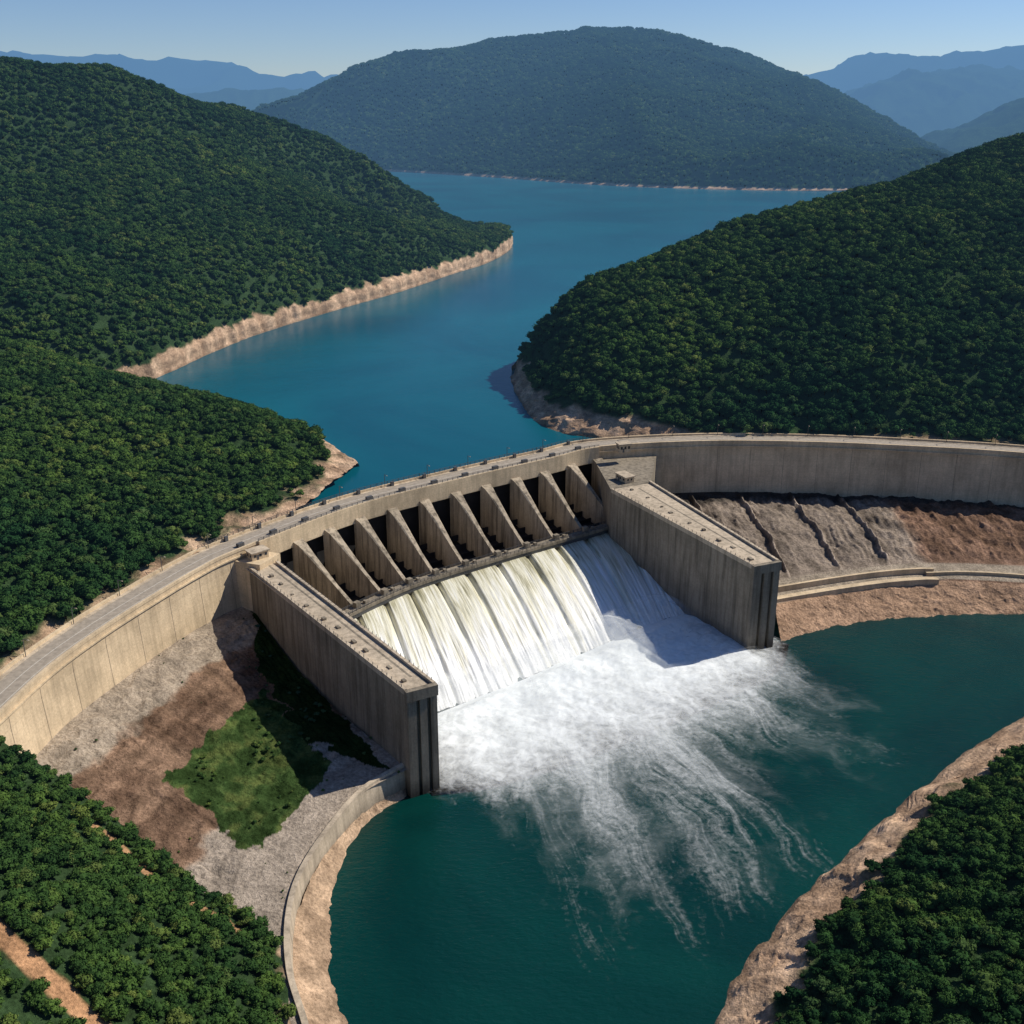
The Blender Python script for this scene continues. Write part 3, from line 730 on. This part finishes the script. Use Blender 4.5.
def forest(name,T):
    me=bpy.data.meshes.new(name);n=len(T);me.vertices.add(n)
    me.vertices.foreach_set('co',T[:,:3].reshape(-1).astype(np.float32))
    a=me.attributes.new('scl','FLOAT','POINT');a.data.foreach_set('value',T[:,3].astype(np.float32))
    a=me.attributes.new('rz','FLOAT','POINT');a.data.foreach_set('value',(rng.random(n)*6.283).astype(np.float32))
    a=me.attributes.new('idx','INT','POINT');a.data.foreach_set('value',rng.integers(0,6,n).astype(np.int32))
    x,y=T[:,0],T[:,1]
    tone=.5+.85*fbm(x,y,95,4,301)+.4*fbm(x,y,14,3,305)
    a=me.attributes.new('tone','FLOAT','POINT');a.data.foreach_set('value',np.clip(tone,0,1).astype(np.float32))
    o=bpy.data.objects.new(name,me);COL.objects.link(o)
    ng=bpy.data.node_groups.new(name,'GeometryNodeTree')
    ng.interface.new_socket('Geometry',in_out='INPUT',socket_type='NodeSocketGeometry')
    ng.interface.new_socket('Geometry',in_out='OUTPUT',socket_type='NodeSocketGeometry')
    gi=ng.nodes.new('NodeGroupInput');go=ng.nodes.new('NodeGroupOutput')
    iop=ng.nodes.new('GeometryNodeInstanceOnPoints');ci=ng.nodes.new('GeometryNodeCollectionInfo')
    ci.inputs['Collection'].default_value=TC;ci.inputs['Separate Children'].default_value=True;ci.inputs['Reset Children'].default_value=True
    def na(nm,dt):
        q=ng.nodes.new('GeometryNodeInputNamedAttribute');q.data_type=dt;q.inputs['Name'].default_value=nm
        return [s for s in q.outputs if s.enabled][0]
    cx=ng.nodes.new('ShaderNodeCombineXYZ');l=ng.links.new
    l(gi.outputs[0],iop.inputs['Points']);l(ci.outputs[0],iop.inputs['Instance']);iop.inputs['Pick Instance'].default_value=True
    l(na('idx','INT'),iop.inputs['Instance Index']);l(na('rz','FLOAT'),cx.inputs[2]);l(cx.outputs[0],iop.inputs['Rotation'])
    l(na('scl','FLOAT'),iop.inputs['Scale']);l(iop.outputs[0],go.inputs[0])
    md=o.modifiers.new('instances','NODES');md.node_group=ng
T=np.concatenate(TREES);print('TREES',len(T),[len(t) for t in TREES])
forest('forest',T)
gp2=np.array([(-93,350),(-62,312),(-69,290),(-78,268),(-110,293),(-104,315)])
def okg(x,y,z): return inpoly(x,y,gp2)&(fbm(x,y,12,3,77)>.05)
TREES=[];scatter(slopeG,.07,okg,.08,.22);scatter(slopeG,.05,lambda x,y,z:inpoly(x,y,[(-42,306),(-60,333),(-92,385),(-108,408),(-98,375),(-74,335)])&(fbm(x,y,9,3,78)>0),.12,.28)
scatter(slopeG,.02,lambda x,y,z:fbm(x,y,10,3,79)>.25,.05,.14)
if sum(map(len,TREES)): forest('shrubs',np.concatenate(TREES))

# ================================================================ LIGHT
el=math.radians(43);sv=Vector((.91,.41,0)).normalized()*math.cos(el)+Vector((0,0,math.sin(el)))
sd=bpy.data.lights.new('sun','SUN');sd.energy=5.0;sd.angle=math.radians(.5);sd.color=(1,.94,.84)
so=bpy.data.objects.new('sun',sd);COL.objects.link(so);so.rotation_euler=sv.to_track_quat('Z','Y').to_euler()
w=bpy.data.worlds.new('World');scn.world=w;w.use_nodes=True;nt=w.node_tree;nt.nodes.clear()
sk=nt.nodes.new('ShaderNodeTexSky');sk.sky_type='NISHITA';sk.sun_disc=False;sk.sun_elevation=el;sk.sun_rotation=math.atan2(sv.x,sv.y)
sk.altitude=1500;sk.air_density=1.0;sk.dust_density=.2;sk.ozone_density=6
bg=nt.nodes.new('ShaderNodeBackground');bg.inputs[1].default_value=.088
wo=nt.nodes.new('ShaderNodeOutputWorld')
tint=mixc(nt,1,sk.outputs[0],(.95,.97,1.08),'MULTIPLY')
nt.links.new(tint,bg.inputs[0]);nt.links.new(bg.outputs[0],wo.inputs[0])
scn.view_settings.view_transform='Standard';scn.view_settings.look='None';scn.view_settings.exposure=0
cd=bpy.data.cameras.new('camera');cam=bpy.data.objects.new('camera',cd);COL.objects.link(cam)
cam.location=(0,0,220);cam.rotation_euler=(math.radians(90-20.899),0,0);cd.lens=37.97;cd.sensor_width=36;cd.clip_start=1;cd.clip_end=200000
scn.camera=cam
